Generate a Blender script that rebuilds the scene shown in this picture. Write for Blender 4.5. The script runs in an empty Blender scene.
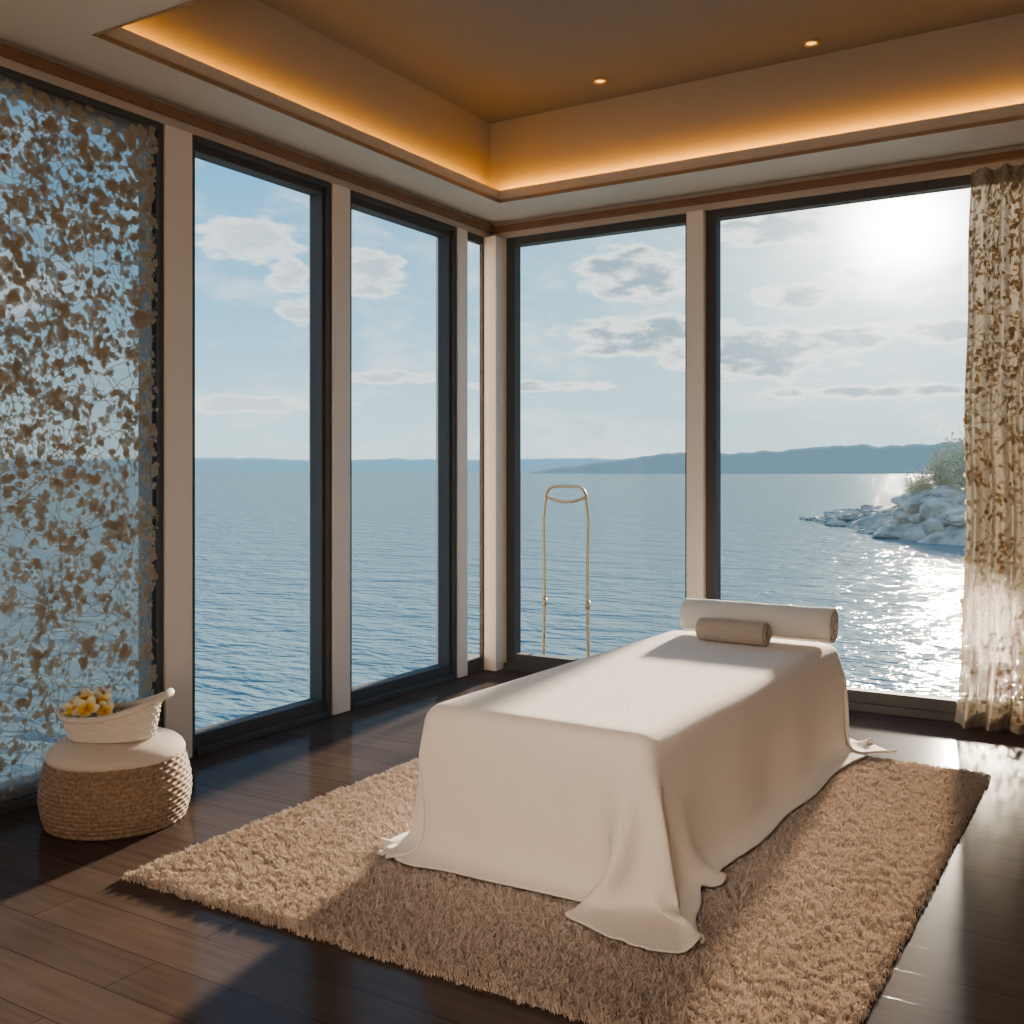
import bpy, bmesh, math, random
import numpy as np
from mathutils import Vector, Matrix, noise
random.seed(7); np.random.seed(7)
scene = bpy.context.scene
COL = scene.collection

# ------------------------------------------------------------------ helpers
def new_mat(name):
    m = bpy.data.materials.new(name); m.use_nodes = True
    nt = m.node_tree
    b = nt.nodes.get('Principled BSDF')
    return m, nt, b

def simple(name, col, rough=0.6, metal=0.0, bump=0.0, bscale=200.0, var=0.0, vscale=3.0, sheen=0.0, coord='Object'):
    m, nt, b = new_mat(name)
    b.inputs['Base Color'].default_value = (*col, 1)
    b.inputs['Roughness'].default_value = rough
    b.inputs['Metallic'].default_value = metal
    if sheen: b.inputs['Sheen Weight'].default_value = sheen
    tc = nt.nodes.new('ShaderNodeTexCoord')
    if bump:
        n = nt.nodes.new('ShaderNodeTexNoise'); n.inputs['Scale'].default_value = bscale; n.inputs['Detail'].default_value = 4
        nt.links.new(tc.outputs[coord], n.inputs['Vector'])
        bp = nt.nodes.new('ShaderNodeBump'); bp.inputs['Strength'].default_value = bump; bp.inputs['Distance'].default_value = 0.01
        nt.links.new(n.outputs['Fac'], bp.inputs['Height']); nt.links.new(bp.outputs['Normal'], b.inputs['Normal'])
    if var:
        n = nt.nodes.new('ShaderNodeTexNoise'); n.inputs['Scale'].default_value = vscale; n.inputs['Detail'].default_value = 5
        nt.links.new(tc.outputs[coord], n.inputs['Vector'])
        mx = nt.nodes.new('ShaderNodeMix'); mx.data_type = 'RGBA'
        mx.inputs[6].default_value = (*[c*(1-var) for c in col], 1)
        mx.inputs[7].default_value = (*[min(1, c*(1+var)) for c in col], 1)
        nt.links.new(n.outputs['Fac'], mx.inputs[0]); nt.links.new(mx.outputs[2], b.inputs['Base Color'])
    return m

def obj_from(name, verts, faces, mat=None, smooth=False, parent=None):
    me = bpy.data.meshes.new(name)
    me.from_pydata([tuple(v) for v in verts], [], faces); me.update()
    o = bpy.data.objects.new(name, me); COL.objects.link(o)
    if mat: me.materials.append(mat)
    if smooth: me.polygons.foreach_set('use_smooth', [True]*len(me.polygons))
    if parent: o.parent = parent
    return o

def boxes(name, bl, mat, bevel=0.0, parent=None):
    """bl: list of (x0,x1,y0,y1,z0,z1)"""
    V=[];F=[]
    for (x0,x1,y0,y1,z0,z1) in bl:
        k=len(V)
        V += [(x0,y0,z0),(x1,y0,z0),(x1,y1,z0),(x0,y1,z0),(x0,y0,z1),(x1,y0,z1),(x1,y1,z1),(x0,y1,z1)]
        F += [(k,k+3,k+2,k+1),(k+4,k+5,k+6,k+7),(k,k+1,k+5,k+4),(k+1,k+2,k+6,k+5),(k+2,k+3,k+7,k+6),(k+3,k,k+4,k+7)]
    o = obj_from(name, V, F, mat, parent=parent)
    if bevel:
        md = o.modifiers.new('b','BEVEL'); md.width=bevel; md.segments=2; md.limit_method='ANGLE'
    return o

def struct(o, label=None):
    o['kind']='structure'
    if label: o['label']=label
    return o

def top(o, label, cat, group=None):
    o['label']=label; o['category']=cat
    if group: o['group']=group
    return o

def tube_mesh(name, pts, rad, mat, res=12, parent=None, cyclic=False):
    pts=[Vector(p) for p in pts]; n=len(pts)
    V=[];F=[]
    rads = rad if isinstance(rad,(list,tuple)) else [rad]*n
    prev=None
    for i,p in enumerate(pts):
        if cyclic: t=(pts[(i+1)%n]-pts[i-1]).normalized()
        else: t=(pts[min(i+1,n-1)]-pts[max(i-1,0)]).normalized()
        if prev is None:
            a=Vector((0,0,1)) if abs(t.z)<.9 else Vector((1,0,0))
            u=t.cross(a).normalized()
        else:
            u=(prev-t*prev.dot(t)).normalized()
        prev=u; w=t.cross(u)
        for k in range(res):
            an=2*math.pi*k/res
            V.append(p+(u*math.cos(an)+w*math.sin(an))*rads[i])
    m = n if cyclic else n-1
    for i in range(m):
        for k in range(res):
            a=i*res+k; b=i*res+(k+1)%res; c=((i+1)%n)*res+(k+1)%res; d=((i+1)%n)*res+k
            F.append((a,b,c,d))
    if not cyclic:
        F.append(tuple(range(res))[::-1]); F.append(tuple((n-1)*res+k for k in range(res)))
    return obj_from(name,V,F,mat,True,parent)

# ------------------------------------------------------------------ materials
M_wall = simple('wall_paint',(0.60,0.51,0.43),0.7,bump=0.05,bscale=150)
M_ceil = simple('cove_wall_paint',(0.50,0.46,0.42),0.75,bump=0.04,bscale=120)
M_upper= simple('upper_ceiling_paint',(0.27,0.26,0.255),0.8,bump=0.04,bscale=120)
M_absorb= simple('bounce_absorber_black',(0.10,0.10,0.10),0.9)  # near-black, for the strip added to soak up cove bounce
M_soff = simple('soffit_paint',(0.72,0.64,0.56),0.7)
M_col  = simple('column_paint',(0.86,0.76,0.68),0.55)
M_frame= simple('window_metal',(0.100,0.097,0.097),0.7,metal=0.0)
M_wood = simple('trim_wood',(0.26,0.14,0.08),0.45,var=0.3,vscale=8)
M_edge = simple('cove_edge_wood',(0.42,0.29,0.19),0.5,var=0.2,vscale=8)
M_sheet= simple('sheet_cloth',(0.94,0.85,0.755),0.9,bump=0.55,bscale=150,sheen=0.4)
M_white= simple('towel_white',(0.94,0.88,0.82),0.9,bump=0.8,bscale=200,sheen=0.4)
M_beige= simple('towel_beige',(0.58,0.48,0.40),0.95,bump=1.0,bscale=150,sheen=0.3)
M_brass= simple('brass',(0.60,0.47,0.32),0.4,metal=0.6)
M_deck = simple('deck_wood',(0.25,0.2,0.16),0.7,var=0.3)
M_cush = simple('cushion_cloth',(0.80,0.70,0.61),0.9,bump=0.5,bscale=200,sheen=0.3)
M_wwick= simple('white_wicker',(0.83,0.76,0.68),0.7)
M_dark = simple('table_vinyl',(0.35,0.28,0.22),0.6)
M_leafg= simple('shrub_leaf',(0.55,0.53,0.38),0.8,var=0.25,vscale=2)
M_bark = simple('bark',(0.45,0.38,0.30),0.9)

def basket_mat():
    m,nt,b=new_mat('seagrass')
    tc=nt.nodes.new('ShaderNodeTexCoord'); n=nt.nodes.new('ShaderNodeTexNoise'); n.inputs['Scale'].default_value=80
    nt.links.new(tc.outputs['Object'],n.inputs['Vector'])
    r=nt.nodes.new('ShaderNodeValToRGB'); r.color_ramp.elements[0].position=.3;r.color_ramp.elements[1].position=.7
    r.color_ramp.elements[0].color=(0.22,0.15,0.105,1); r.color_ramp.elements[1].color=(0.46,0.34,0.245,1)
    nt.links.new(n.outputs['Fac'],r.inputs[0]); nt.links.new(r.outputs[0],b.inputs['Base Color'])
    b.inputs['Roughness'].default_value=.7
    return m
M_bask=basket_mat()

def floor_mat():
    m,nt,b=new_mat('dark_wood_floor')
    tc=nt.nodes.new('ShaderNodeTexCoord')
    br=nt.nodes.new('ShaderNodeTexBrick'); br.offset=.37
    br.inputs['Scale'].default_value=1.0; br.inputs['Brick Width'].default_value=1.7; br.inputs['Row Height'].default_value=.19
    br.inputs['Mortar Size'].default_value=.0018
    br.inputs['Color1'].default_value=(.125,.090,.075,1); br.inputs['Color2'].default_value=(.150,.108,.089,1); br.inputs['Mortar'].default_value=(.06,.042,.034,1)
    nt.links.new(tc.outputs['Object'],br.inputs['Vector'])
    mp=nt.nodes.new('ShaderNodeMapping'); mp.inputs['Scale'].default_value=(1.5,26,1)
    nt.links.new(tc.outputs['Object'],mp.inputs['Vector'])
    n=nt.nodes.new('ShaderNodeTexNoise'); n.inputs['Scale'].default_value=1.6; n.inputs['Detail'].default_value=7
    nt.links.new(mp.outputs[0],n.inputs['Vector'])
    mx=nt.nodes.new('ShaderNodeMix'); mx.data_type='RGBA'; mx.blend_type='MULTIPLY'; mx.inputs[0].default_value=.5
    r=nt.nodes.new('ShaderNodeValToRGB'); r.color_ramp.elements[0].color=(.5,.5,.5,1); r.color_ramp.elements[0].position=.3; r.color_ramp.elements[1].position=.75
    nt.links.new(n.outputs['Fac'],r.inputs[0]); nt.links.new(br.outputs['Color'],mx.inputs[6]); nt.links.new(r.outputs[0],mx.inputs[7])
    nt.links.new(mx.outputs[2],b.inputs['Base Color'])
    b.inputs['Roughness'].default_value=.8; b.inputs['Specular IOR Level'].default_value=0
    bp=nt.nodes.new('ShaderNodeBump'); bp.inputs['Strength'].default_value=.15; bp.inputs['Distance'].default_value=.003; bp.invert=True
    nt.links.new(br.outputs['Fac'],bp.inputs['Height']); nt.links.new(bp.outputs[0],b.inputs['Normal'])
    g=nt.nodes.new('ShaderNodeBsdfGlossy'); g.inputs['Roughness'].default_value=.14; g.inputs['Color'].default_value=(1,1,1,1)
    nt.links.new(bp.outputs[0],g.inputs['Normal'])
    ms=nt.nodes.new('ShaderNodeMixShader'); ms.inputs[0].default_value=.05
    out=[x for x in nt.nodes if x.type=='OUTPUT_MATERIAL'][0]
    nt.links.new(b.outputs[0],ms.inputs[1]); nt.links.new(g.outputs[0],ms.inputs[2]); nt.links.new(ms.outputs[0],out.inputs[0])
    return m
M_floor=floor_mat()

def glass_mat():
    m=bpy.data.materials.new('window_glass'); m.use_nodes=True; nt=m.node_tree; nt.nodes.clear()
    o=nt.nodes.new('ShaderNodeOutputMaterial'); t=nt.nodes.new('ShaderNodeBsdfTransparent'); g=nt.nodes.new('ShaderNodeBsdfGlossy')
    t.inputs[0].default_value=(.96,.985,.99,1); g.inputs['Roughness'].default_value=.05
    mx=nt.nodes.new('ShaderNodeMixShader'); mx.inputs[0].default_value=.008
    nt.links.new(t.outputs[0],mx.inputs[1]); nt.links.new(g.outputs[0],mx.inputs[2]); nt.links.new(mx.outputs[0],o.inputs[0])
    return m
M_glass=glass_mat()

def cloth_trans(name,col,transl,transp,var=0.2,vs=12):
    m=bpy.data.materials.new(name); m.use_nodes=True; nt=m.node_tree; nt.nodes.clear()
    o=nt.nodes.new('ShaderNodeOutputMaterial')
    d=nt.nodes.new('ShaderNodeBsdfDiffuse'); t=nt.nodes.new('ShaderNodeBsdfTranslucent'); tr=nt.nodes.new('ShaderNodeBsdfTransparent')
    tc=nt.nodes.new('ShaderNodeTexCoord'); n=nt.nodes.new('ShaderNodeTexNoise'); n.inputs['Scale'].default_value=vs
    nt.links.new(tc.outputs['Object'],n.inputs['Vector'])
    c=nt.nodes.new('ShaderNodeMix'); c.data_type='RGBA'
    c.inputs[6].default_value=(*[x*(1-var) for x in col],1); c.inputs[7].default_value=(*[min(1,x*(1+var)) for x in col],1)
    nt.links.new(n.outputs['Fac'],c.inputs[0])
    nt.links.new(c.outputs[2],d.inputs[0]); nt.links.new(c.outputs[2],t.inputs[0])
    m1=nt.nodes.new('ShaderNodeMixShader'); m1.inputs[0].default_value=transl
    nt.links.new(d.outputs[0],m1.inputs[1]); nt.links.new(t.outputs[0],m1.inputs[2])
    m2=nt.nodes.new('ShaderNodeMixShader'); m2.inputs[0].default_value=transp
    nt.links.new(m1.outputs[0],m2.inputs[1]); nt.links.new(tr.outputs[0],m2.inputs[2])
    nt.links.new(m2.outputs[0],o.inputs[0])
    return m
M_leafL=cloth_trans('lace_leaf_bronze',(0.64,0.53,0.40),.45,0.15,.20,6)
M_sheerL=cloth_trans('sheer_blue_grey',(0.44,0.43,0.42),.40,.38)
M_leafR=cloth_trans('lace_leaf_gold',(0.60,0.50,0.375),.42,0.05,.12,6)
M_sheerR=cloth_trans('sheer_cream',(0.44,0.375,0.295),.18,.04)

# ------------------------------------------------------------------ room shell
SZ=3.40   # soffit height
UZ=4.05   # tray ceiling
WT=3.28   # window top
XR=5.7; YN=-8.2
struct(boxes('floor',[(-.2,XR+.2,YN,.2,-.2,0)],M_floor),'dark brown wooden plank floor')
struct(boxes('wall_left',[(-.2,0,-5.0,.12,WT,SZ+.06),(-.2,0,YN,-5.0,0,SZ+.06)],M_wall),'warm beige wall with tall windows')
struct(boxes('wall_back',[(0,XR,0,.2,WT,SZ+.06),(3.82,XR,0,.2,0,WT)],M_wall),'warm beige wall with wide windows')
struct(boxes('wall_right',[(XR,XR+.2,YN,.2,0,SZ+.06)],M_wall),'plain warm beige wall')
struct(boxes('wall_front',[(-.2,XR+.2,YN-.2,YN,0,UZ)],M_wall),'plain warm beige wall')
k=1
for (b) in [(-.2,.005,-3.10,-2.925,0,WT),(-.2,.005,-1.818,-1.659,0,WT),(-.2,.005,-.46,-.34,0,WT),(-.04,.10,-.10,.12,0,WT),(1.587,1.710,-.015,.2,0,WT)]:
    struct(boxes('trim_%d'%k,[b],M_col,bevel=.004),'painted beige window post'); k+=1
TX0,TX1,TY0,TY1=.38,4.95,-3.81,-.50
RW=.20
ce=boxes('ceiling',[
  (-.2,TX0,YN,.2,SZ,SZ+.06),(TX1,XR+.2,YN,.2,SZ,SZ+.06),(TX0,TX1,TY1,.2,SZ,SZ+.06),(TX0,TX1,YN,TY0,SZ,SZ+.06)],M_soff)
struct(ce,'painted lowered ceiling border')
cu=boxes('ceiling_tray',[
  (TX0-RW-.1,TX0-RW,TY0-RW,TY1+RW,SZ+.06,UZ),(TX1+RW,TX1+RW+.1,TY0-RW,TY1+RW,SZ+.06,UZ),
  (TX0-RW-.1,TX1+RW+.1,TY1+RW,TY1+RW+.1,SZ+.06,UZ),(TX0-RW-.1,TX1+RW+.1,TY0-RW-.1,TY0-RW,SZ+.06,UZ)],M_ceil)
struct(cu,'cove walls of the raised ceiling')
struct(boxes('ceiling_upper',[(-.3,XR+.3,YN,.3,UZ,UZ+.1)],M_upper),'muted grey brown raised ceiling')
w=.025
L0,L1=SZ+.06,SZ+.064
struct(boxes('ceiling_bounce_absorber',[(TX0-RW,TX0-w,TY0-RW,TY1+RW,L0,L1),(TX1+w,TX1+RW,TY0-RW,TY1+RW,L0,L1),(TX0-w,TX1+w,TY1+w,TY1+RW,L0,L1),(TX0-w,TX1+w,TY0-RW,TY0-w,L0,L1)],M_absorb),'added dark strip absorbing cove light bounce')  # unseen strip added so cove light does not bounce upward
struct(boxes('trim_%d'%k,[(TX0-w,TX0,TY0-w,TY1+w,SZ+.06,SZ+.085),(TX1,TX1+w,TY0-w,TY1+w,SZ+.06,SZ+.085),(TX0,TX1,TY1,TY1+w,SZ+.06,SZ+.085),(TX0,TX1,TY0-w,TY0,SZ+.06,SZ+.085)],M_soff),'cove lip'); k+=1
struct(boxes('trim_%d'%k,[(TX0,TX0+.010,TY0,TY1,SZ-.005,SZ+.018),(TX0,TX1,TY1-.010,TY1,SZ-.005,SZ+.018),(TX0,TX1,TY0,TY0+.010,SZ-.005,SZ+.018)],M_edge),'wooden edge strip of the cove'); k+=1
struct(boxes('trim_%d'%k,[(0,.04,YN,0,SZ-.08,SZ-.035),(.0,XR,-.04,0,SZ-.08,SZ-.035)],M_wood,bevel=.004),'brown wooden crown strip'); k+=1
struct(boxes('baseboard_left',[(0,.02,YN,-5.0,0,.09)],M_wood),'wooden baseboard')
struct(boxes('baseboard_back',[(3.82,XR,-.02,0,0,.09)],M_wood),'wooden baseboard')

def window_left(n,y0,y1,fw=.055,bot=.10):
    f=boxes('window_%d'%n,[(-.14,-.04,y0,y0+fw,0,WT),(-.14,-.04,y1-fw,y1,0,WT),(-.14,-.04,y0+fw,y1-fw,0,bot),(-.14,-.04,y0+fw,y1-fw,WT-.07,WT),
        (-.04,-.01,y1-.03,y1,0,WT),(-.04,-.01,y0,y0+.03,0,WT),(-.04,.01,y0+.03,y1-.03,0,.035),(-.04,0,y0+.03,y1-.03,WT-.03,WT)],M_frame,bevel=.003)
    struct(f,'tall window with dark metal frame')
    g=boxes('glass_pane',[(-.105,-.097,y0+fw,y1-fw,bot,WT-.07)],M_glass,parent=f)
def window_narrow(n,y0,y1,fw=.016,bot=.10):
    f=boxes('window_%d'%n,[(-.04,-.01,y0,y0+fw,0,WT),(-.04,-.01,y1-fw,y1,0,WT),(-.04,-.01,y0+fw,y1-fw,0,bot),(-.04,-.01,y0+fw,y1-fw,WT-.06,WT)],M_frame,bevel=.002)
    struct(f,'narrow window with dark metal frame')
    g=boxes('glass_pane',[(-.03,-.024,y0+fw,y1-fw,bot,WT-.06)],M_glass,parent=f)
def window_back(n,x0,x1,fw=.075,bot=.12):
    f=boxes('window_%d'%n,[(x0,x0+fw,.03,.12,0,WT),(x1-fw*.35,x1,.03,.12,0,WT),(x0+fw,x1-fw*.35,.03,.12,0,bot),(x0+fw,x1-fw*.35,.03,.12,WT-.06,WT),
        (x0,x1,-.01,.03,0,.05)],M_frame,bevel=.003)
    struct(f,'wide window with dark metal frame')
    g=boxes('glass_pane',[(x0+fw,x1-fw*.35,.07,.08,bot,WT-.06)],M_glass,parent=f)
window_left(1,-5.0,-3.10)
window_left(2,-2.925,-1.818)
window_left(3,-1.659,-.46)
window_narrow(4,-.34,-.10)
window_back(5,.11,1.587)
window_back(6,1.710,3.82)

# downlights
def downlight(x,y):
    e=bpy.data.objects.new('ceiling_downlight',None); COL.objects.link(e); e.location=(x,y,UZ)
    bm=bmesh.new()
    bmesh.ops.create_cone(bm,cap_ends=True,segments=32,radius1=.030,radius2=.030,depth=.004)
    me=bpy.data.meshes.new('bulb'); bm.to_mesh(me); bm.free()
    o=bpy.data.objects.new('bulb',me); COL.objects.link(o); o.parent=e; o.location=(0,0,-.004)
    me.materials.append(M_bulb)
    tube_mesh('trim_ring',[(.042*math.cos(a),.042*math.sin(a),-.004) for a in [2*math.pi*i/32 for i in range(32)]],.011,M_brass,8,e,True)
    top(e,'small round recessed brass ceiling downlight, lit warm','downlight','downlights in the tray ceiling')
    return e
M_bulb,nt,b=new_mat('bulb_glow'); b.inputs['Emission Color'].default_value=(1,.50,.10,1); b.inputs['Emission Strength'].default_value=1.5
downlight(1.243,-.64); downlight(2.58,-.52)

# ------------------------------------------------------------------ rug
M_rug=simple('shag_pile',(0.78,0.665,0.575),0.95,var=.06,vscale=9)
M_rugb=simple('rug_backing',(0.45,0.37,0.30),0.95)
RX0,RX1,RY0,RY1=1.06,3.63,-4.20,-1.12
def rug():
    ins=.014
    nx=int((RX1-RX0)/.02); ny=int((RY1-RY0)/.02)
    xs=np.linspace(RX0+ins,RX1-ins,nx); ys=np.linspace(RY0+ins,RY1-ins,ny)
    V=[];F=[]
    for j,y in enumerate(ys):
        for i,x in enumerate(xs):
            h=.010
            if i in(0,nx-1) or j in(0,ny-1): h=.002
            V.append((x,y,h))
    for j in range(ny-1):
        for i in range(nx-1):
            a=j*nx+i; F.append((a,a+1,a+nx+1,a+nx))
    nb=len(V); nfb=len(F)
    base=np.array(V)
    N=450000
    nc=18000
    cx=np.random.uniform(RX0,RX1,nc); cy=np.random.uniform(RY0,RY1,nc)
    idx=np.random.randint(0,nc,N)
    ox=np.random.normal(0,.0072,N); oy=np.random.normal(0,.0072,N)
    uni=np.random.rand(N)<.50
    x=np.where(uni,np.random.uniform(RX0,RX1,N),cx[idx]+ox); y=np.where(uni,np.random.uniform(RY0,RY1,N),cy[idx]+oy)
    x=np.clip(x,RX0-.004,RX1+.004); y=np.clip(y,RY0-.004,RY1+.004)
    an=np.where(uni,np.random.uniform(0,2*np.pi,N),np.arctan2(-oy,-ox)+np.random.normal(0,.6,N))
    ed=np.minimum(np.minimum(x-RX0,RX1-x),np.minimum(y-RY0,RY1-y))
    L=np.where(uni,np.random.uniform(.016,.022,N),np.random.uniform(.023,.032,N))*np.clip(.4+ed*18,.4,1)
    wd=np.random.uniform(.0009,.0014,N)
    lean=np.random.uniform(.15,.65,N)
    dx=np.cos(an);dy=np.sin(an)
    tw=np.random.uniform(0,np.pi,N); px=np.cos(tw);py=np.sin(tw)
    z0=np.clip(.003+ed*.4,.002,.008)
    P0=np.stack([x,y,z0],1)
    D=np.stack([dx,dy,np.zeros(N)],1); S=np.stack([px,py,np.zeros(N)],1); U=np.array([[0,0,1.]])
    P1=P0+D*(L*lean*.35)[:,None]+U*(L*.65)[:,None]
    P2=P1+D*(L*(lean*.5+.15))[:,None]+U*(L*.25)[:,None]
    W=wd[:,None]
    pts=np.stack([P0-S*W,P0+S*W,P1+S*W,P1-S*W,P2+S*W*.7,P2-S*W*.7],1).reshape(-1,3)
    allv=np.concatenate([base,pts])
    q=nb+np.arange(N)[:,None]*6
    f1=np.concatenate([q,q+1,q+2,q+3],1); f2=np.concatenate([q+3,q+2,q+4,q+5],1)
    faces=np.concatenate([np.array(F),f1,f2])
    me=bpy.data.meshes.new('shag_rug')
    me.vertices.add(len(allv)); me.vertices.foreach_set('co',allv.ravel())
    me.loops.add(faces.size); me.loops.foreach_set('vertex_index',faces.ravel().astype(np.int32))
    me.polygons.add(len(faces)); me.polygons.foreach_set('loop_start',(np.arange(len(faces))*4).astype(np.int32))
    me.update(calc_edges=True)
    me.materials.append(M_rug); me.materials.append(M_rugb)
    mi=np.zeros(len(me.polygons),dtype=np.int32); mi[:nfb]=1
    me.polygons.foreach_set('material_index',mi)
    o=bpy.data.objects.new('shag_rug',me); COL.objects.link(o)
    top(o,'cream beige shaggy rectangular rug under the massage table','rug')
rug()

# ------------------------------------------------------------------ massage table with draped sheet (cloth relaxed in numpy)
TBX,TBY=2.395,-2.30
HX,HY,TH=.485,1.175,.60
YAW=math.radians(-1.3)
root=bpy.data.objects.new('massage_table',None); COL.objects.link(root); root.location=(TBX,TBY,0); root.rotation_euler=(0,0,YAW)
top(root,'massage table covered by a floor-length cream white sheet','massage table')
boxes('padded_top',[(-HX+.03,HX-.03,-HY+.03,HY-.03,TH-.09,TH-.012)],M_dark,bevel=.02,parent=root)
for sx in(-1,1):
    for sy in(-1,1):
        boxes('leg',[(sx*.38-.03,sx*.38+.03,sy*1.0-.03,sy*1.0+.03,.03,TH-.09)],M_wood,bevel=.004,parent=root)
def drape():
    ovx,ovy=.570,.560
    W=2*(HX)+2*ovx; Lh=2*HY+2*ovy
    s=.025
    nx=int(W/s)+1; ny=int(Lh/s)+1
    gx=np.linspace(-W/2,W/2,nx); gy=np.linspace(-Lh/2,Lh/2,ny)
    p=np.zeros((ny,nx,3)); p[...,0]=gx[None,:]; p[...,1]=gy[:,None]; p[...,2]=TH+.01
    AC={(1,-1):-.20,(-1,-1):.13,(1,1):-.05,(-1,1):.14}
    CF={(1,-1):1.0,(-1,-1):2.6,(1,1):1.1,(-1,1):2.0}
    keep=np.ones((ny,nx),bool); cf=np.ones((ny,nx))
    for (sx_,sy_),a_ in AC.items():
        ox=(p[...,0]*sx_-HX)/ovx; oy=(p[...,1]*sy_-HY)/ovy
        m=(ox>0)&(oy>0); th=np.arctan2(oy,ox)
        rmax=1.005*(1-a_*np.sin(2*th)**2)
        keep&=~(m&(np.hypot(ox,oy)>rmax))
        cf[m]*= CF[(sx_,sy_)]
    rng=np.random.RandomState(5)
    p[...,2]+=.004*np.sin(p[...,1]*7+1)+.004*np.sin(p[...,0]*9)
    p+=rng.normal(0,.0008,p.shape)
    sx=gx[1]-gx[0]; sy=gy[1]-gy[0]; sd=math.hypot(sx,sy)
    v=np.zeros_like(p)
    cons=[]
    def add(A,B,r,k): 
        w_=(keep[A]&keep[B]).astype(float)
        cons.append((A,B,r,k*w_))
    for st,(kk) in ((1,1.0),(2,.07),(4,.008)):
        for r in range(2*st):
            ia=np.arange(r,nx-st,2*st)
            if len(ia):
                A=(slice(None),slice(r,ia[-1]+1,2*st)); B=(slice(None),slice(r+st,ia[-1]+st+1,2*st)); add(A,B,sx*st,kk)
            ia=np.arange(r,ny-st,2*st)
            if len(ia):
                A=(slice(r,ia[-1]+1,2*st),slice(None)); B=(slice(r+st,ia[-1]+st+1,2*st),slice(None)); add(A,B,sy*st,kk)
    for r in (0,1):
        ia=np.arange(r,ny-1,2)
        A=(slice(r,ia[-1]+1,2),slice(0,nx-1)); B=(slice(r+1,ia[-1]+2,2),slice(1,nx)); add(A,B,sd,.03)
        A=(slice(r,ia[-1]+1,2),slice(1,nx)); B=(slice(r+1,ia[-1]+2,2),slice(0,nx-1)); add(A,B,sd,.03)
    dt=1/500.; rr=.058
    STEPS=2100
    for it in range(STEPS):
        v[...,2]-=9.8*dt
        out=np.stack([np.sign(p[...,0])*np.maximum(np.abs(p[...,0])-HX-.03,0),np.sign(p[...,1])*np.maximum(np.abs(p[...,1])-HY-.03,0)],-1)
        low=(p[...,2]<TH-.10)*cf
        v[...,0]-=out[...,0]*low*24*dt; v[...,1]-=out[...,1]*low*20*dt
        v*=.9955 if it<1500 else .985
        q=p.copy()
        p+=v*dt
        for (A,B,r,kk) in cons:
            a=p[A]; b=p[B]; d=b-a
            L=np.sqrt((d*d).sum(-1))+1e-9
            c=((L-r)/L*.5*kk)[...,None]*d
            p[A]=a+c; p[B]=b-c
        zz=np.clip(p[...,2]/TH,0,1)
        ex=.030*(1-zz)
        ex=ex+(1-zz)*.014*np.sin(p[...,1]*9+p[...,0]*7+1.2)
        h=np.stack([HX-rr+ex,HY-rr+ex,np.full_like(ex,TH/2+.3-rr)],-1)
        c0=p-np.array([0,0,TH/2-.3]); sg=np.sign(c0); ab=np.abs(c0)-h
        mx=np.maximum(ab,0); ln=np.sqrt((mx*mx).sum(-1)); inn=np.minimum(ab.max(-1),0)
        dist=ln+inn-rr
        hit=dist<0
        if hit.any():
            g=np.where(ln[...,None]>1e-9, mx/(ln[...,None]+1e-12), (ab==ab.max(-1,keepdims=True)).astype(float))*sg
            p[hit]-=g[hit]*dist[hit][:,None]
        fl=p[...,2]<.042
        p[...,2]=np.maximum(p[...,2],.042)
        v=(p-q)/dt
        v[hit]*=.92
        v[fl,0]*=.93; v[fl,1]*=.93
        sp=np.sqrt((v*v).sum(-1)); m=sp>4
        if m.any(): v[m]*= (4/sp[m])[:,None]
    hang=(p[...,2]<TH-.06)
    for _ in range(6):
        q=p.copy()
        q[1:-1,1:-1]=.5*p[1:-1,1:-1]+.125*(p[:-2,1:-1]+p[2:,1:-1]+p[1:-1,:-2]+p[1:-1,2:])
        kin=keep.copy(); kin[1:-1,1:-1]&=keep[:-2,1:-1]&keep[2:,1:-1]&keep[1:-1,:-2]&keep[1:-1,2:]
        if _>1: kin&=hang
        p=np.where(kin[...,None],q,p)
    idx=-np.ones((ny,nx),int); idx[keep]=np.arange(keep.sum())
    V=p[keep]
    F=[]
    for j in range(ny-1):
        for i in range(nx-1):
            c=[idx[j,i],idx[j,i+1],idx[j+1,i+1],idx[j+1,i]]; g=[int(x) for x in c if x>=0]
            if len(g)>=3: F.append(tuple(g))
    o=obj_from('cover_sheet',V,F,M_sheet,True,root)
    md=o.modifiers.new('s','SUBSURF'); md.levels=1; md.render_levels=1
    md=o.modifiers.new('t','SOLIDIFY'); md.thickness=.004; md.offset=1
    print('sheet range',V[:,2].min(),V[:,2].max(), V[:,0].min(),V[:,0].max(),V[:,1].min(),V[:,1].max())
drape()

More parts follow.
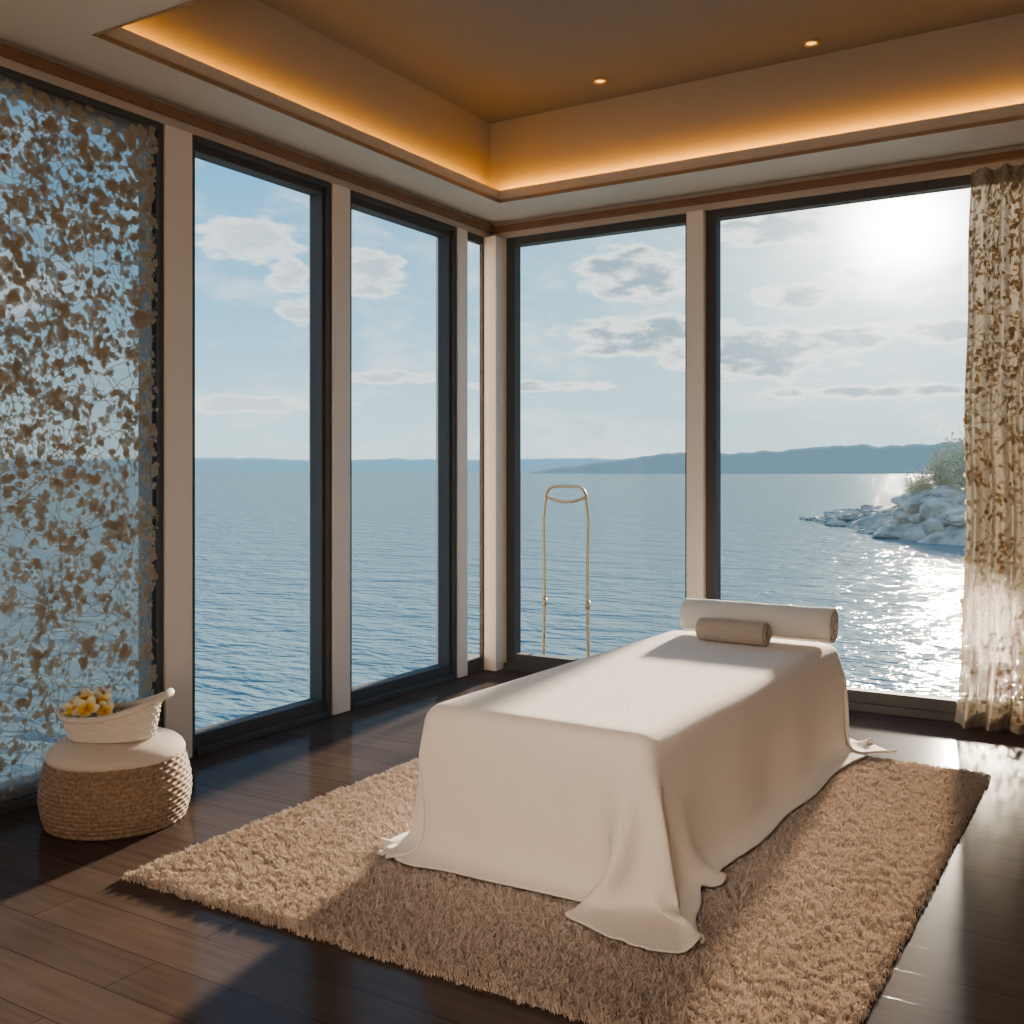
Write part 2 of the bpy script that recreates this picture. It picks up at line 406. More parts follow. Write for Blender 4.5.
# ------------------------------------------------------------------ rolled towels
def roll(name,L,R,turns,thick,mat,loc,yaw,squash=1.0,sag=0.0):
    prof=[]; n=int(turns*40)
    for i in range(n+1):
        t=i/n; a=t*turns*2*math.pi
        r=.012+(R-.012-thick/2)*t
        prof.append((r,a))
    V=[];F=[]
    xs=[-L/2,-L/2+.006]+[ -L/2+L*(i/14) for i in range(1,14)]+[L/2-.006,L/2]
    inset=[.0035,0]+[0]*13+[0,.0035]
    ring=[]
    for si,x in enumerate(xs):
        r0=len(V)
        for s in (1,-1):
            for (r,a) in (prof if s==1 else prof[::-1]):
                rr=r+s*(thick/2-inset[si])
                ex = x + (0.004*math.sin(a*.5+3) if si in(0,len(xs)-1) else 0)
                rr += .0015*math.sin(x*30+a*2)
                V.append((ex,rr*math.cos(a),rr*math.sin(a)*squash))
        ring.append(r0)
    m=len(V)//len(xs)
    for k2 in range(len(xs)-1):
        for i in range(m):
            a=ring[k2]+i;b=ring[k2]+(i+1)%m;c=ring[k2+1]+(i+1)%m;d=ring[k2+1]+i
            F.append((a,b,c,d))
    np_=len(prof)
    for e,fl in((0,False),(len(xs)-1,True)):
        for i in range(np_-1):
            a=ring[e]+i;b=ring[e]+i+1;c=ring[e]+m-2-i;d=ring[e]+m-1-i
            F.append((a,b,c,d) if fl else (d,c,b,a))
    o=obj_from(name,V,F,mat,True)
    o.location=loc; o.rotation_euler=(0,0,yaw)
    return o
b1=roll('rolled_towel',.82,.103,3.6,.0235,M_white,(2.500,-1.270,TH+.104),YAW,1)
top(b1,'long thick white towel rolled into a bolster on the massage table','rolled towel')
b2=roll('rolled_towel',.37,.068,3.0,.0165,M_beige,(2.440,-1.475,TH+.072),math.radians(-4),1)
top(b2,'small beige rolled towel resting against the white bolster','rolled towel')

# ------------------------------------------------------------------ woven pouf
BX,BY=.475,-3.76
pouf=bpy.data.objects.new('wicker_pouf',None); COL.objects.link(pouf); pouf.location=(BX,BY,0)
top(pouf,'round woven seagrass basket pouf with cream cushion top','pouf')
def weave(name,R,z0,z1,rows,stakes,amp,mat,parent,ell=(1,1),rimlift=None,nu=None,closed_bottom=True,mod=.45):
    nu=nu or stakes*6; nv=rows*7
    V=[];F=[]
    for j in range(nv+1):
        t=j/nv; z=z0+(z1-z0)*t; r0=R(t)
        row=min(int(t*rows),rows-1); ph=(t*rows)-row
        prof=math.sqrt(max(0,1-(2*ph-1)**2))
        for i in range(nu):
            a=2*math.pi*i/nu
            s=math.sin(a*stakes/2*1.0+row*math.pi+ (ph-.5)*.9)
            r=r0+amp*prof*(1-mod+mod*s)
            zz=z+(rimlift(a)*t if rimlift else 0)
            V.append((r*math.cos(a)*ell[0],r*math.sin(a)*ell[1],zz))
    for j in range(nv):
        for i in range(nu):
            F.append((j*nu+i,j*nu+(i+1)%nu,(j+1)*nu+(i+1)%nu,(j+1)*nu+i))
    if closed_bottom: F.append(tuple(range(nu))[::-1])
    return obj_from(name,V,F,mat,True,parent)
weave('woven_body',lambda t:.266+.040*math.sin(math.pi*(t*.82+.12)),.0,.285,15,66,.009,M_bask,pouf,nu=66*6,mod=.28)
def cushion():
    V=[];F=[];n=64
    prof=[(.0,.262),(.22,.262),(.268,.268),(.288,.284),(.286,.308),(.258,.338),(.205,.358),(.12,.368),(.04,.371),(0,.371)]
    for (r,z) in prof:
        for i in range(n):
            a=2*math.pi*i/n; rr=max(r,.0005)
            V.append((rr*math.cos(a),rr*math.sin(a),z+.003*noise.noise(Vector((math.cos(a)*3,math.sin(a)*3,z*20)))*(r>.01)))
    for j in range(len(prof)-1):
        for i in range(n): F.append((j*n+i,j*n+(i+1)%n,(j+1)*n+(i+1)%n,(j+1)*n+i))
    o=obj_from('cushion',V,F,M_cush,True,pouf)
    md=o.modifiers.new('s','SUBSURF'); md.levels=1; md.render_levels=2
cushion()

R_=Vector((.8525,.523,0)); Fw=Vector((-.523,.8525,0))
bz=.366
bk=bpy.data.objects.new('handled_basket',None); COL.objects.link(bk)
bk.location=Vector((BX,BY,bz))-Fw*.05; bk.rotation_euler=(0,0,math.radians(31.5))
top(bk,'small white woven basket with side handle on the pouf','basket')
lift=lambda a:.080*max(0,.5+.5*math.cos(a))**3
bd=weave('woven_bowl',lambda t:.160+.028*t**.8,.0,.092,9,44,.006,M_wwick,bk,ell=(1.10,.70),rimlift=lift,nu=264)
md=bd.modifiers.new('t','SOLIDIFY'); md.thickness=.006; md.offset=-1
rim=[]
for i in range(60):
    a=2*math.pi*i/60; rim.append((.191*1.10*math.cos(a),.191*.70*math.sin(a),.094+lift(a)))
tube_mesh('rim',rim,.014,M_wwick,8,bk,True)
# broad curled handle at the raised side
hp=[]
for i in range(25):
    t=i/24; a=math.pi*t
    hp.append((.200+.045*math.sin(a), .070*math.cos(a), .158+.030*math.sin(a)))
tube_mesh('handle',hp,[.012+.006*math.sin(math.pi*i/24) for i in range(25)],M_wwick,10,bk)
hp=[]
for i in range(17):
    t=i/16; a=math.pi*t
    hp.append((-.200-.022*math.sin(a), .045*math.cos(a), .094+.02*math.sin(a)))
tube_mesh('handle',hp,.008,M_wwick,10,bk)

# flowers
def petal_mat():
    m,nt,b=new_mat('frangipani_petal')
    tc=nt.nodes.new('ShaderNodeTexCoord'); ln=nt.nodes.new('ShaderNodeVectorMath'); ln.operation='LENGTH'
    nt.links.new(tc.outputs['Object'],ln.inputs[0])
    r=nt.nodes.new('ShaderNodeValToRGB'); e=r.color_ramp.elements
    e[0].position=.0; e[0].color=(.88,.42,.02,1); e[1].position=.42; e[1].color=(.92,.88,.72,1)
    x=e.new(.22); x.color=(.90,.62,.08,1)
    mm=nt.nodes.new('ShaderNodeMath'); mm.operation='MULTIPLY'; mm.inputs[1].default_value=9
    nt.links.new(ln.outputs['Value'],mm.inputs[0]); nt.links.new(mm.outputs[0],r.inputs[0]); nt.links.new(r.outputs[0],b.inputs['Base Color'])
    b.inputs['Roughness'].default_value=.5
    return m
M_petal=petal_mat()
M_stam=simple('stamen',(.75,.28,.02),.6)
def flower_mesh():
    V=[];F=[]
    for k2 in range(5):
        a0=2*math.pi*k2/5
        nu,nv=6,5; b0=len(V)
        for j in range(nv+1):
            t=j/nv; r=.006+.050*t; wd=.020*math.sin(math.pi*min(t*.78+.1,1))+.002
            for i in range(nu+1):
                s=i/nu*2-1
                x=r; y=s*wd+.006*t; z=.014*t*t*1.2+.006*s*s+.004*s*t
                V.append((x*math.cos(a0)-y*math.sin(a0),x*math.sin(a0)+y*math.cos(a0),z))
        for j in range(nv):
            for i in range(nu):
                a=b0+j*(nu+1)+i; F.append((a,a+1,a+nu+2,a+nu+1))
    me=bpy.data.meshes.new('petals'); me.from_pydata(V,[],F); me.update(); me.materials.append(M_petal)
    me.polygons.foreach_set('use_smooth',[True]*len(me.polygons))
    return me
fm=flower_mesh()
bm=bmesh.new(); bmesh.ops.create_uvsphere(bm,u_segments=12,v_segments=8,radius=.008); sm=bpy.data.meshes.new('stamen'); bm.to_mesh(sm); bm.free(); sm.materials.append(M_stam)
fb=Vector((BX,BY,bz))-Fw*.05
for (r,f,z,tx,tz,sc) in [(-.15,-.03,.115,.7,.2,1),(-.09,-.05,.125,.9,1.1,1.05),(-.12,.03,.150,.5,2.0,1.05),(-.05,.0,.145,.6,.6,.95),(-.165,.03,.13,.3,3.0,.9),(-.02,-.035,.115,.9,1.7,.8),(-.08,.06,.16,.3,.4,.9)]:
    e=bpy.data.objects.new('frangipani_flower',fm); COL.objects.link(e)
    e.location=fb+R_*r+Fw*f+Vector((0,0,z))
    nrm=(Vector((0,0,1))-Fw*tx+R_*(r+.09)*3).normalized()
    e.rotation_euler=(nrm.to_track_quat('Z','Y')@Matrix.Rotation(tz,3,'Z').to_quaternion()).to_euler(); e.scale=(sc,)*3
    s=bpy.data.objects.new('stamen',sm); COL.objects.link(s); s.parent=e; s.location=(0,0,.004)
    top(e,'white and golden yellow frangipani blossom in the white basket','flower','frangipani blossoms in the basket')

# ------------------------------------------------------------------ curtains with leaf lace
def lace(name,mapf,u0,u1,v0,v1,nleaf,mleaf,msheer,nvine,size,SIDE,nu=200,nv=60,edge=0.0,dens=.45,vw=.0022,grad=.35,nsc=5.5):
    e=bpy.data.objects.new(name,None); COL.objects.link(e)
    V=[];F=[]
    for j in range(nv+1):
        for i in range(nu+1):
            V.append(mapf(u0+(u1-u0)*i/nu, v0+(v1-v0)*j/nv,0))
    for j in range(nv):
        for i in range(nu):
            a=j*(nu+1)+i; F.append((a,a+1,a+nu+2,a+nu+1))
    obj_from('sheer_fabric',V,F,msheer,True,e)
    V=[];F=[]
    def frame(u,v):
        p=mapf(u,v,0); pu=(mapf(u+.004,v,0)-p).normalized(); pv=(mapf(u,v+.004,0)-p).normalized()
        n=pu.cross(pv).normalized()
        if n.dot(SIDE)<0: n=-n
        return p,pu,pv,n
    def leaf(u,v,ang,L):
        p,pu,pv,n=frame(u,v)
        d=pu*math.cos(ang)+pv*math.sin(ang); s=n.cross(d)
        wd=L*random.uniform(.34,.48); up=random.uniform(.0,.25)
        b=len(V); p=p+n*random.uniform(.002,.006)
        for (t,w_,h) in ((0,0,0),(.25,.8,.3),(.6,1,.8),(.85,.5,1)):
            for q in ((-1,1) if w_ else (0,)):
                V.append(p+d*(L*t)+s*(wd*w_*q)+n*(L*up*h*.6))
        V.append(p+d*L+n*(L*up*.6))
        F.extend([(b,b+1,b+2),(b+1,b+3,b+4,b+2),(b+3,b+5,b+6,b+4),(b+5,b+7,b+6)])
    def strip(pts,w_):
        for i in range(len(pts)-1):
            p,pu,pv,n=frame(*pts[i]); q,_,_,n2=frame(*pts[i+1])
            d=(q-p)
            if d.length<1e-6: continue
            s=n.cross(d.normalized())*w_
            b=len(V); p=p+n*.002; q=q+n*.002
            V.extend([p-s,p+s,q+s,q-s]); F.append((b,b+1,b+2,b+3))
    for k2 in range(nvine):
        u=random.uniform(u0,u1); v=random.uniform(v0,v1); an=random.uniform(0,6.28); pts=[(u,v)]
        for s_ in range(26):
            an+=random.gauss(0,.35); u+=.03*math.cos(an); v+=.03*math.sin(an)
            if not(u0-edge<u<u1+edge and v0<v<v1): break
            pts.append((u,v))
            if random.random()<.22: leaf(u,v,an+random.choice((-1,1))*1.0,size*random.uniform(.5,.9))
        if len(pts)>2: strip(pts,vw)
    cnt=0
    while cnt<nleaf:
        u=random.uniform(u0-edge*.2,u1+edge*.6); v=random.uniform(v0+.02,v1-.02)
        dn=noise.noise(Vector((u*nsc,v*nsc,3.1)))*.9+dens
        dn+= grad*((v-v0)/(v1-v0)-.45)
        if random.random()>dn: continue
        a=random.uniform(0,6.28); kn=random.choice((2,3,3,4,5))
        for q in range(kn):
            leaf(u,v,a+q*(6.28/kn if kn>3 else .85)+random.gauss(0,.15),size*random.uniform(.6,1.25))
        cnt+=1
    obj_from('leaf_lace',V,F,mleaf,False,e)
    return e
def mapL(u,v,o):   # u = Y
    return Vector((-.022+.006*math.sin(u*9)+.003*math.sin(v*3+u*5),u,v))
cl=lace('lace_curtain',mapL,-4.94,-3.165,.045,WT-.035,2900,M_leafL,M_sheerL,520,.031,Vector((1,0,0)),nu=80,nv=40,edge=.03,dens=.42,vw=.0019,grad=.75,nsc=7)
top(cl,'flat sheer curtain panel covered with bronze leaf lace inside the window','curtain')
def mapR(u,v,o):
    g=1+ .15*(1-v/3.3)**3
    x=3.95-(3.95-u)*g
    sft=.012*math.sin(v*2.3)+.006*math.sin(v*6)
    ph=(u)*2*math.pi/.118
    fl=1+.5*max(0,1-v/.5)
    return Vector((x+sft,-.13-.045*fl*math.sin(ph+.3*math.sin(v*1.7))-.013*math.sin(ph*2.3+v)-.006*math.sin(v*7+u*20),v))
cr=lace('lace_curtain',mapR,3.385,3.95,.015,WT-.02,1700,M_leafR,M_sheerR,200,.022,Vector((0,-1,0)),nu=220,nv=60,edge=.0,dens=.58)
top(cr,'gathered cream gold leaf lace curtain beside the wide window','curtain')

# ------------------------------------------------------------------ outside: deck and handrail
struct(boxes('trim_%d'%k,[(-.6,6.2,.2,.62,-.16,-.04)],M_deck),'narrow outside deck ledge'); k+=1
hr=bpy.data.objects.new('ladder_handrail',None); COL.objects.link(hr); hr.location=(.467,.32,-.04)
top(hr,'slim brass hooped handrail standing outside the window','handrail')
H=1.43; hw=.2; rc=.085
pts=[(-hw,0,0)]+[(-hw+.012*math.sin(i/8*math.pi),0,H*(i/8)*.93) for i in range(1,8)]
for i in range(9):
    a=math.pi-(math.pi/2)*i/8; pts.append((-hw+.025+rc+rc*math.cos(a)-.0,0,H-rc+rc*math.sin(a)))
for i in range(9):
    a=math.pi/2-(math.pi/2)*i/8; pts.append((hw-.025-rc+rc*math.cos(a),0,H-rc+rc*math.sin(a)))
pts+= [(hw-.012*math.sin(i/8*math.pi),0,H*(i/8)*.93) for i in range(7,0,-1)]+[(hw,0,0)]
tube_mesh('rail_tube',pts,.0125,M_brass,12,hr)
c=[]
for i in range(13):
    t=i/12; c.append((-.165+.33*t,0,H-.085-.035*math.sin(math.pi*t)))
tube_mesh('cross_grip',c,.0125,M_brass,10,hr)
for sx in(-1,1):
    tube_mesh('collar',[(sx*(hw-.010),0,.50),(sx*(hw-.010),0,.56)],.019,M_brass,14,hr)

# ------------------------------------------------------------------ water, hills, shore
WZ=-2.6
def water_mat():
    m=bpy.data.materials.new('lake_water'); m.use_nodes=True; nt=m.node_tree; nt.nodes.clear()
    out=nt.nodes.new('ShaderNodeOutputMaterial')
    tc=nt.nodes.new('ShaderNodeTexCoord')
    h=None
    for sc,st,str_ in ((.30,(1,1.6,1),1.3),(.95,(1,1.8,1),.66),(3.2,(1,1.6,1),.11)):
        mp=nt.nodes.new('ShaderNodeMapping'); mp.inputs['Scale'].default_value=st; mp.inputs['Rotation'].default_value=(0,0,-.5)
        nt.links.new(tc.outputs['Object'],mp.inputs['Vector'])
        n=nt.nodes.new('ShaderNodeTexNoise'); n.inputs['Scale'].default_value=sc; n.inputs['Detail'].default_value=3; n.inputs['Distortion'].default_value=.5
        nt.links.new(mp.outputs[0],n.inputs['Vector'])
        mm=nt.nodes.new('ShaderNodeMath'); mm.operation='MULTIPLY'; mm.inputs[1].default_value=str_
        nt.links.new(n.outputs['Fac'],mm.inputs[0])
        if h is None: h=mm
        else:
            ad=nt.nodes.new('ShaderNodeMath'); nt.links.new(h.outputs[0],ad.inputs[0]); nt.links.new(mm.outputs[0],ad.inputs[1]); h=ad
    bp=nt.nodes.new('ShaderNodeBump'); bp.inputs['Strength'].default_value=1; bp.inputs['Distance'].default_value=.31
    nt.links.new(h.outputs[0],bp.inputs['Height'])
    d=nt.nodes.new('ShaderNodeBsdfDiffuse'); d.inputs[0].default_value=(.20,.28,.295,1); nt.links.new(bp.outputs[0],d.inputs['Normal'])
    g=nt.nodes.new('ShaderNodeBsdfGlossy'); g.inputs['Roughness'].default_value=.08; nt.links.new(bp.outputs[0],g.inputs['Normal'])
    fr=nt.nodes.new('ShaderNodeFresnel'); fr.inputs[0].default_value=1.33; nt.links.new(bp.outputs[0],fr.inputs['Normal'])
    mn=nt.nodes.new('ShaderNodeMath'); mn.operation='MINIMUM'; mn.inputs[1].default_value=.46; nt.links.new(fr.outputs[0],mn.inputs[0])
    ms=nt.nodes.new('ShaderNodeMixShader'); nt.links.new(mn.outputs[0],ms.inputs[0]); nt.links.new(d.outputs[0],ms.inputs[1]); nt.links.new(g.outputs[0],ms.inputs[2])
    nt.links.new(ms.outputs[0],out.inputs[0])
    return m
wo=obj_from('lake_water',[(-6500,-40,WZ),(6500,-40,WZ),(6500,7000,WZ),(-6500,7000,WZ)],[(0,1,2,3)],water_mat())
top(wo,'calm rippled blue lake water reaching the horizon','water'); wo['kind']='stuff'

def hill(name,D,prof,depth,col,em,label):
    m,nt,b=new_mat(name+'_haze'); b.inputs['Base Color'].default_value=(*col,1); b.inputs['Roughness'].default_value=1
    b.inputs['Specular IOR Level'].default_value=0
    b.inputs['Emission Color'].default_value=(*em,1); b.inputs['Emission Strength'].default_value=1  # aerial haze put into the hill colour as emission
    V=[];F=[]; n=260
    a0,a1=prof[0][0],prof[-1][0]
    az=[p_[0] for p_ in prof]; hh=[p_[1] for p_ in prof]
    for i in range(n+1):
        a=a0+(a1-a0)*i/n; h=float(np.interp(a,az,hh))*D/1040.*1.0
        h*=1+.10*noise.noise(Vector((a*1.2,0,D)))+.04*noise.noise(Vector((a*6,0,D)))
        r=math.radians(a)
        for (d,z) in ((0,WZ-1),(0.02*depth,WZ+h*.25),(depth*.4,1.5+h*.85),(depth*.8,1.5+h),(depth*1.6,WZ-1)):
            V.append((4.29+(D+d)*math.sin(r),-6.7+(D+d)*math.cos(r),z if h>.5 else WZ-1))
    for i in range(n):
        for j in range(4):
            a=i*5+j; F.append((a,a+5,a+6,a+1))
    o=obj_from(name,V,F,m,True); top(o,label,'hill')
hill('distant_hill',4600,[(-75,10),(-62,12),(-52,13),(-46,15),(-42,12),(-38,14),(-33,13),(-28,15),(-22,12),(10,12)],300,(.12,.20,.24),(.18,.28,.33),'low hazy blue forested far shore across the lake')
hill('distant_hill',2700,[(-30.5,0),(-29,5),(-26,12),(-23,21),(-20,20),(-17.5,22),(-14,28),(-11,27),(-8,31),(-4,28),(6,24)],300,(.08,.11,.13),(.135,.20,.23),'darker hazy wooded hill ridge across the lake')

def rock_mat():
    m,nt,b=new_mat('shore_rock'); tc=nt.nodes.new('ShaderNodeTexCoord'); n=nt.nodes.new('ShaderNodeTexNoise'); n.inputs['Scale'].default_value=1.1; n.inputs['Detail'].default_value=6
    nt.links.new(tc.outputs['Object'],n.inputs['Vector'])
    r=nt.nodes.new('ShaderNodeValToRGB'); r.color_ramp.elements[0].position=.30; r.color_ramp.elements[1].position=.68
    r.color_ramp.elements[0].color=(.32,.27,.22,1); r.color_ramp.elements[1].color=(.78,.66,.55,1)
    nt.links.new(n.outputs['Fac'],r.inputs[0]); nt.links.new(r.outputs[0],b.inputs['Base Color']); b.inputs['Roughness'].default_value=.85
    bp=nt.nodes.new('ShaderNodeBump'); bp.inputs['Distance'].default_value=.12; nt.links.new(n.outputs['Fac'],bp.inputs['Height']); nt.links.new(bp.outputs[0],b.inputs['Normal'])
    return m
M_rock=rock_mat()
spine=[(x_+.7,y_+.4,h_,w2) for (x_,y_,h_,w2) in [(-21.5,83.5,.2,.8),(-17,79,.8,2.5),(-12,73,1.6,4.5),(-7,67,2.7,6.5),(-2,62.5,3.7,8.5),(5,60,4.5,10),(16,60,5,12)]]
def sp(t):
    f=t*(len(spine)-1); i=min(int(f),len(spine)-2); g=f-i
    return [spine[i][q]*(1-g)+spine[i+1][q]*g for q in range(4)]
def land(t,s):
    x,y,h,wd=sp(t); n=Vector((-.7,-.7,0))
    q=Vector((x,y,0))+n*(s*wd)
    z=WZ-.3+(h+.3)*max(0,1-abs(s)**1.6)
    q.z=z+.5*noise.noise(Vector((q.x*.5,q.y*.5,0)))*min(1,h)
    return q
V=[];F=[];A,B=90,30
for i in range(A+1):
    for j in range(B+1): V.append(land(i/A,j/B*2-1))
for i in range(A):
    for j in range(B):
        a=i*(B+1)+j; F.append((a,a+1,a+B+2,a+B+1))
ro=obj_from('rocky_shore',V,F,M_rock,False); top(ro,'grey rocky headland jutting into the lake','rocky shore')
def rockmesh(seed):
    bm=bmesh.new(); bmesh.ops.create_icosphere(bm,subdivisions=3,radius=1)
    for v_ in bm.verts:
        n_=noise.noise(v_.co*1.1+Vector((seed*7,0,0)))*.45+abs(noise.noise(v_.co*2.7+Vector((0,seed*5,0))))*.2
        v_.co*=(1+n_-.1); v_.co.z*=.62
    me=bpy.data.meshes.new('boulder'); bm.to_mesh(me); bm.free(); me.materials.append(M_rock); return me
rms=[rockmesh(i) for i in range(4)]
for i in range(52):
    t=random.random()**.9*.72; s=random.uniform(.05,1.0)
    q=land(t,s); sc=random.uniform(.5,1.15)*(.55+1.15*t)
    o=bpy.data.objects.new('boulder',rms[i%4]); COL.objects.link(o); q.z=max(q.z,WZ+.05)
    o.location=q; o.scale=(sc*random.uniform(.9,1.6),sc,sc*random.uniform(.7,1.1)); o.rotation_euler=(random.uniform(-.3,.3),random.uniform(-.3,.3),random.uniform(0,6))
    top(o,'rough pale grey boulder on the lake shore','boulder','boulders along the rocky shore')
def shrubmesh(seed):
    rs=random.Random(seed); V=[];F=[];V2=[];F2=[]
    for k2 in range(30):
        a=rs.uniform(0,6.28); tl=rs.uniform(.1,1.1); L=rs.uniform(1.0,2.1)*(1.1-.25*tl)
        p=Vector((0,0,0)); d=Vector((math.cos(a)*tl,math.sin(a)*tl,1)).normalized(); pts=[p.copy()]
        for s_ in range(9):
            p=p+d*L/9; d=(d+Vector((rs.gauss(0,.14),rs.gauss(0,.14),.03))).normalized(); pts.append(p.copy())
            if s_>1:
                for _ in range(24):
                    c=p+Vector((rs.gauss(0,.23),rs.gauss(0,.23),rs.gauss(0,.2))); b=len(V2); z=rs.uniform(.03,.075)
                    for _q in range(3): V2.append(c+Vector((rs.uniform(-z,z),rs.uniform(-z,z),rs.uniform(-z,z))))
                    F2.append((b,b+1,b+2))
        for s_ in range(9):
            b=len(V); w_=.012
            q0,q1=pts[s_],pts[s_+1]
            for q in (q0,q1):
                for h in range(3): V.append(q+Vector((w_*math.cos(h*2.09),w_*math.sin(h*2.09),0)))
            for h in range(3): F.append((b+h,b+(h+1)%3,b+3+(h+1)%3,b+3+h))
    me=bpy.data.meshes.new('stems'); me.from_pydata(V,[],F); me.materials.append(M_bark)
    m2=bpy.data.meshes.new('foliage'); m2.from_pydata(V2,[],F2); m2.materials.append(M_leafg)
    return me,m2
shm=[shrubmesh(i) for i in range(3)]
for i,(t,s,sc) in enumerate([(.37,-.1,.8),(.41,.1,1.1),(.44,-.1,1.4),(.48,.1,1.7),(.52,-.1,2.0),(.57,.2,1.9),(.62,0,2.0),(.47,.35,1.0)]):
    q=land(t,s)
    o=bpy.data.objects.new('shrub',shm[i%3][0]); COL.objects.link(o); o.location=q-Vector((0,0,.1)); o.scale=(sc,)*3; o.rotation_euler=(0,0,i*1.3)
    f=bpy.data.objects.new('foliage',shm[i%3][1]); COL.objects.link(f); f.parent=o
    top(o,'olive green wild shrub growing on the rocky shore','shrub','shrubs on the rocky shore')

# ------------------------------------------------------------------ world
SUN=Vector((-.201,1.050,.2375)).normalized()
w_=bpy.data.worlds.new('sky'); scene.world=w_; w_.use_nodes=True; nt=w_.node_tree; nt.nodes.clear()
N=nt.nodes; Lk=nt.links
def setin(s,v):
    if hasattr(v,'is_linked'): Lk.new(v,s)
    else: s.default_value=v
def mth(op,a,b=None,clamp=False):
    n=N.new('ShaderNodeMath'); n.operation=op; n.use_clamp=clamp; setin(n.inputs[0],a)
    if b is not None: setin(n.inputs[1],b)
    return n.outputs[0]
def mixc(f,a,b):
    n=N.new('ShaderNodeMix'); n.data_type='RGBA'; setin(n.inputs[0],f); setin(n.inputs[6],a); setin(n.inputs[7],b); return n.outputs[2]
tc=N.new('ShaderNodeTexCoord'); nr=N.new('ShaderNodeVectorMath'); nr.operation='NORMALIZE'; Lk.new(tc.outputs['Generated'],nr.inputs[0])
sepn=N.new('ShaderNodeSeparateXYZ'); Lk.new(nr.outputs[0],sepn.inputs[0])
X,Y,Z=sepn.outputs
r=N.new('ShaderNodeValToRGB'); el=r.color_ramp.elements
el[0].position=0; el[0].color=(.67,.81,.85,1); el[1].position=1; el[1].color=(.13,.26,.48,1)
for p_,c_ in ((.05,(.55,.77,.86,1)),(.14,(.32,.61,.81,1)),(.30,(.16,.43,.70,1)),(.5,(.14,.34,.60,1))):
    x=el.new(p_); x.color=c_
Lk.new(mth('MAXIMUM',Z,0.0),r.inputs[0])
dt=N.new('ShaderNodeVectorMath'); dt.operation='DOT_PRODUCT'; Lk.new(nr.outputs[0],dt.inputs[0]); dt.inputs[1].default_value=SUN
D=mth('MAXIMUM',dt.outputs['Value'],0.0)
wide=mth('MULTIPLY',mth('POWER',D,16.0),.85,True)
base=mixc(wide,r.outputs[0],(.58,.74,.77,1))
az=mth('MULTIPLY',mth('ARCTAN2',X,Y),57.2958); elv=mth('MULTIPLY',mth('ARCSINE',Z),57.2958)
cmb=N.new('ShaderNodeCombineXYZ'); Lk.new(az,cmb.inputs[0]); Lk.new(mth('MULTIPLY',elv,2.4),cmb.inputs[1])
def nz(sc,det,off=0,ro=.6):
    n=N.new('ShaderNodeTexNoise'); n.inputs['Scale'].default_value=sc; n.inputs['Detail'].default_value=det; n.inputs['Roughness'].default_value=ro
    mp=N.new('ShaderNodeMapping'); mp.inputs['Location'].default_value=(off,off*1.3,off); Lk.new(cmb.outputs[0],mp.inputs[0]); Lk.new(mp.outputs[0],n.inputs[0]); return n.outputs['Fac']
n1=nz(.50,6,0,.55); n2=nz(.16,7,5.,.62)
blobs=[(-45.7,12.2,2.4,.9),(-39.3,10.8,1.5,1.1),(-43.6,10.3,.9,.8),(-43.0,8.6,1.0,.7),(-24.8,10.7,2.6,1.2),(-24.2,7.7,3.8,.65),(-25.5,6.7,2.1,.4),(-18.6,6.4,3.8,1.2),(-14.5,7.0,3.6,.55),(-10.5,10.0,3.2,.95),(-8.5,7.2,3.4,.5),(-16,9.3,2.0,.55),(-29,13.8,4,.6),(-46,3.6,4,.4),(-30,4.7,3.5,.25),(-12,4.2,5,.3),(-17,12.8,3.4,.7),(-60,9,4,1.4),(-2,9,4,1.5),(12,8,5,2),(-38,5.2,2.6,.3)]
acc=None
for (a,e_,ww,hh) in blobs:
    dx=mth('DIVIDE',mth('SUBTRACT',az,a),ww*1.3); dy=mth('DIVIDE',mth('SUBTRACT',elv,e_),hh*1.3)
    q=mth('SUBTRACT',1.0,mth('ADD',mth('MULTIPLY',dx,dx),mth('MULTIPLY',dy,dy)))
    q=mth('MAXIMUM',q,-.7)
    acc=q if acc is None else mth('MAXIMUM',acc,q)
dens=mth('ADD',mth('MULTIPLY',acc,.95),mth('MULTIPLY',mth('SUBTRACT',n1,.5),3.2))
def smooth(x,lo,hi):
    n=N.new('ShaderNodeMapRange'); n.interpolation_type='SMOOTHSTEP'; Lk.new(x,n.inputs[0]); n.inputs[1].default_value=lo; n.inputs[2].default_value=hi; return n.outputs[0]
cm=smooth(dens,-.20,.58)
thin=mth('MULTIPLY',smooth(n2,.45,.72),.45)
core=smooth(dens,.15,1.0)
near=mth('MULTIPLY',mth('POWER',D,8.0),1.3,True)
edgec=mixc(near,(.92,.95,.96,1),(1.22,1.19,1.08,1))
corec=mixc(near,(.80,.86,.90,1),(.30,.41,.49,1))
cc=mixc(core,edgec,corec)
s1=mixc(thin,base,edgec)
s2=mixc(mth('MULTIPLY',cm,.93),s1,cc)
glow=mth('ADD',mth('MULTIPLY',mth('POWER',D,1100.0),7.0),mth('MULTIPLY',mth('POWER',D,120.0),.8))
gl=N.new('ShaderNodeMix'); gl.data_type='RGBA'; gl.blend_type='ADD'; gl.inputs[0].default_value=1
gc=N.new('ShaderNodeVectorMath'); gc.operation='SCALE'; gc.inputs[0].default_value=(1,.95,.82); Lk.new(glow,gc.inputs['Scale'])
Lk.new(s2,gl.inputs[6]); Lk.new(gc.outputs[0],gl.inputs[7])
bg=N.new('ShaderNodeBackground'); bg.inputs['Strength'].default_value=1.0; Lk.new(gl.outputs[2],bg.inputs[0])
wo_=N.new('ShaderNodeOutputWorld'); Lk.new(bg.outputs[0],wo_.inputs[0])

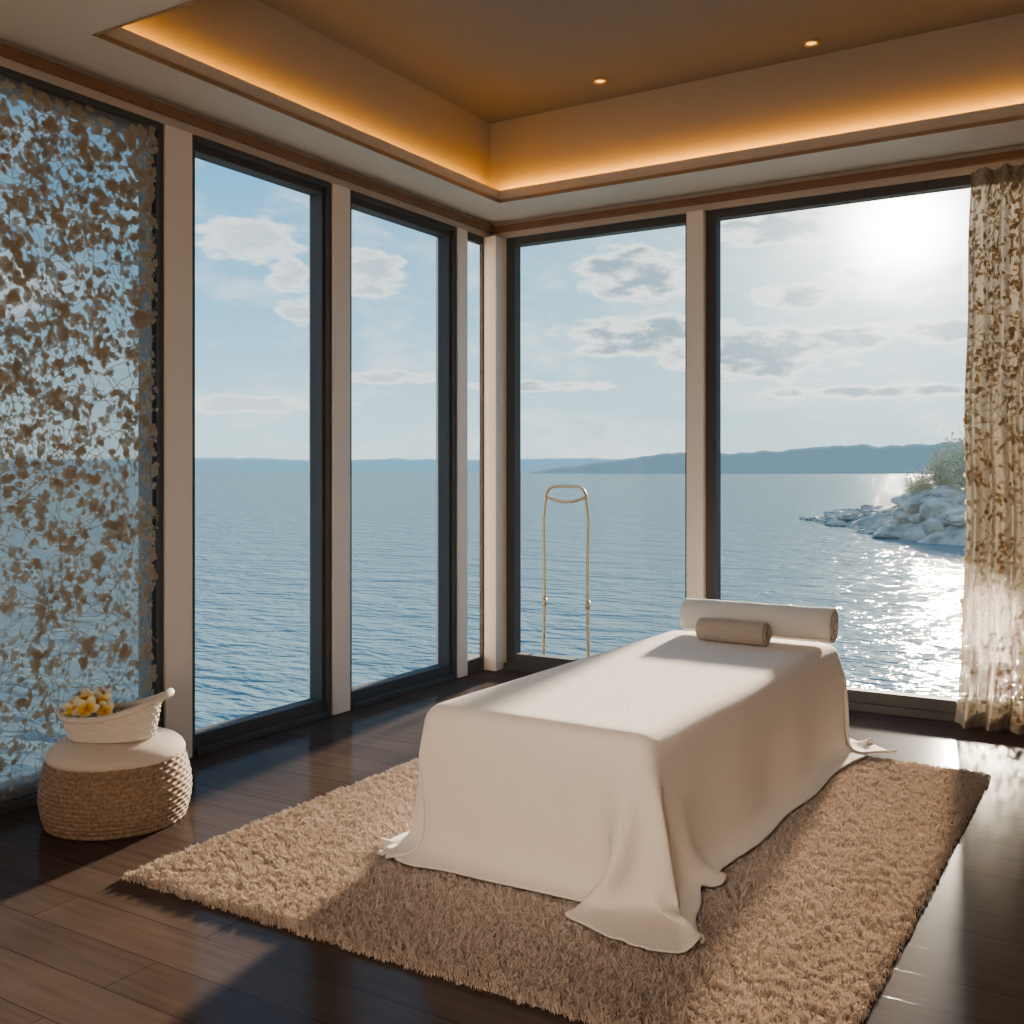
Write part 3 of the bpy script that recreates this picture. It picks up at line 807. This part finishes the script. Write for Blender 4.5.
# ------------------------------------------------------------------ lights
sl=bpy.data.lights.new('sun','SUN'); sl.energy=10.0; sl.angle=math.radians(3.2); sl.color=(1,.82,.63)
so=bpy.data.objects.new('sun',sl); COL.objects.link(so); so.rotation_euler=Vector((-.125,1.05,.245)).to_track_quat('Z','Y').to_euler()
def area(name,loc,sx,sy,en,col,direction):
    l=bpy.data.lights.new(name,'AREA'); l.shape='RECTANGLE'; l.size=sx; l.size_y=sy; l.energy=en; l.color=col
    o=bpy.data.objects.new(name,l); COL.objects.link(o); o.location=loc
    o.rotation_euler=Vector(direction).to_track_quat('-Z','Y').to_euler(); return o
AMB=(1,.43,.06)
def cove(loc,length,direction,en):
    l=bpy.data.lights.new('cove_light','AREA'); l.shape='RECTANGLE'; l.energy=en; l.color=AMB
    l.size=length; l.size_y=.02
    d=Vector(direction).normalized()
    ax=Vector((1,0,0)) if abs(d.x)<.01 else Vector((0,1,0))
    z=-d; x=ax; y=z.cross(x)
    m=Matrix((x,y,z)).transposed().to_4x4(); m.translation=Vector(loc)
    o=bpy.data.objects.new('cove_light',l); COL.objects.link(o); o.matrix_world=m
cove(((TX0+TX1)/2,TY1+RW-.075,SZ+.105),TX1-TX0+.24,(0,1,-.05),16)
cove((TX0-RW+.075,(TY0+TY1)/2,SZ+.105),TY1-TY0+.24,(-1,0,-.05),13)
cove(((TX0+TX1)/2,TY0-RW+.060,SZ+.10),TX1-TX0,(0,-1,-.05),1.5)
area('rear_fill',(3.4,-8.0,1.2),3.0,.8,22,(1,.88,.77),(-.1,1,.0))  # unseen fill light added behind the camera
def spot(loc,target,en,ang,col=(1,.87,.76)):
    l=bpy.data.lights.new('table_fill_spot','SPOT'); l.energy=en; l.spot_size=math.radians(ang); l.spot_blend=1; l.shadow_soft_size=.35; l.color=col
    o=bpy.data.objects.new('table_fill_spot',l); COL.objects.link(o); o.location=loc
    o.rotation_euler=(Vector(target)-Vector(loc)).to_track_quat('-Z','Y').to_euler()
spot((3.7,-6.9,2.6),(2.35,-2.9,.5),190,34)  # unseen spot added to brighten the front of the table

# ------------------------------------------------------------------ camera
cam=bpy.data.cameras.new('camera'); cam.sensor_width=36; cam.lens=36*1040/1024; cam.shift_y=-40/1024; cam.clip_end=20000; cam.clip_start=.05
co=bpy.data.objects.new('camera',cam); COL.objects.link(co); co.location=(4.293,-6.706,1.5); co.rotation_euler=(math.radians(90),0,math.radians(31.53))
scene.camera=co
scene.view_settings.view_transform='AgX'
scene.view_settings.look='AgX - Medium High Contrast'
scene.view_settings.exposure=.38
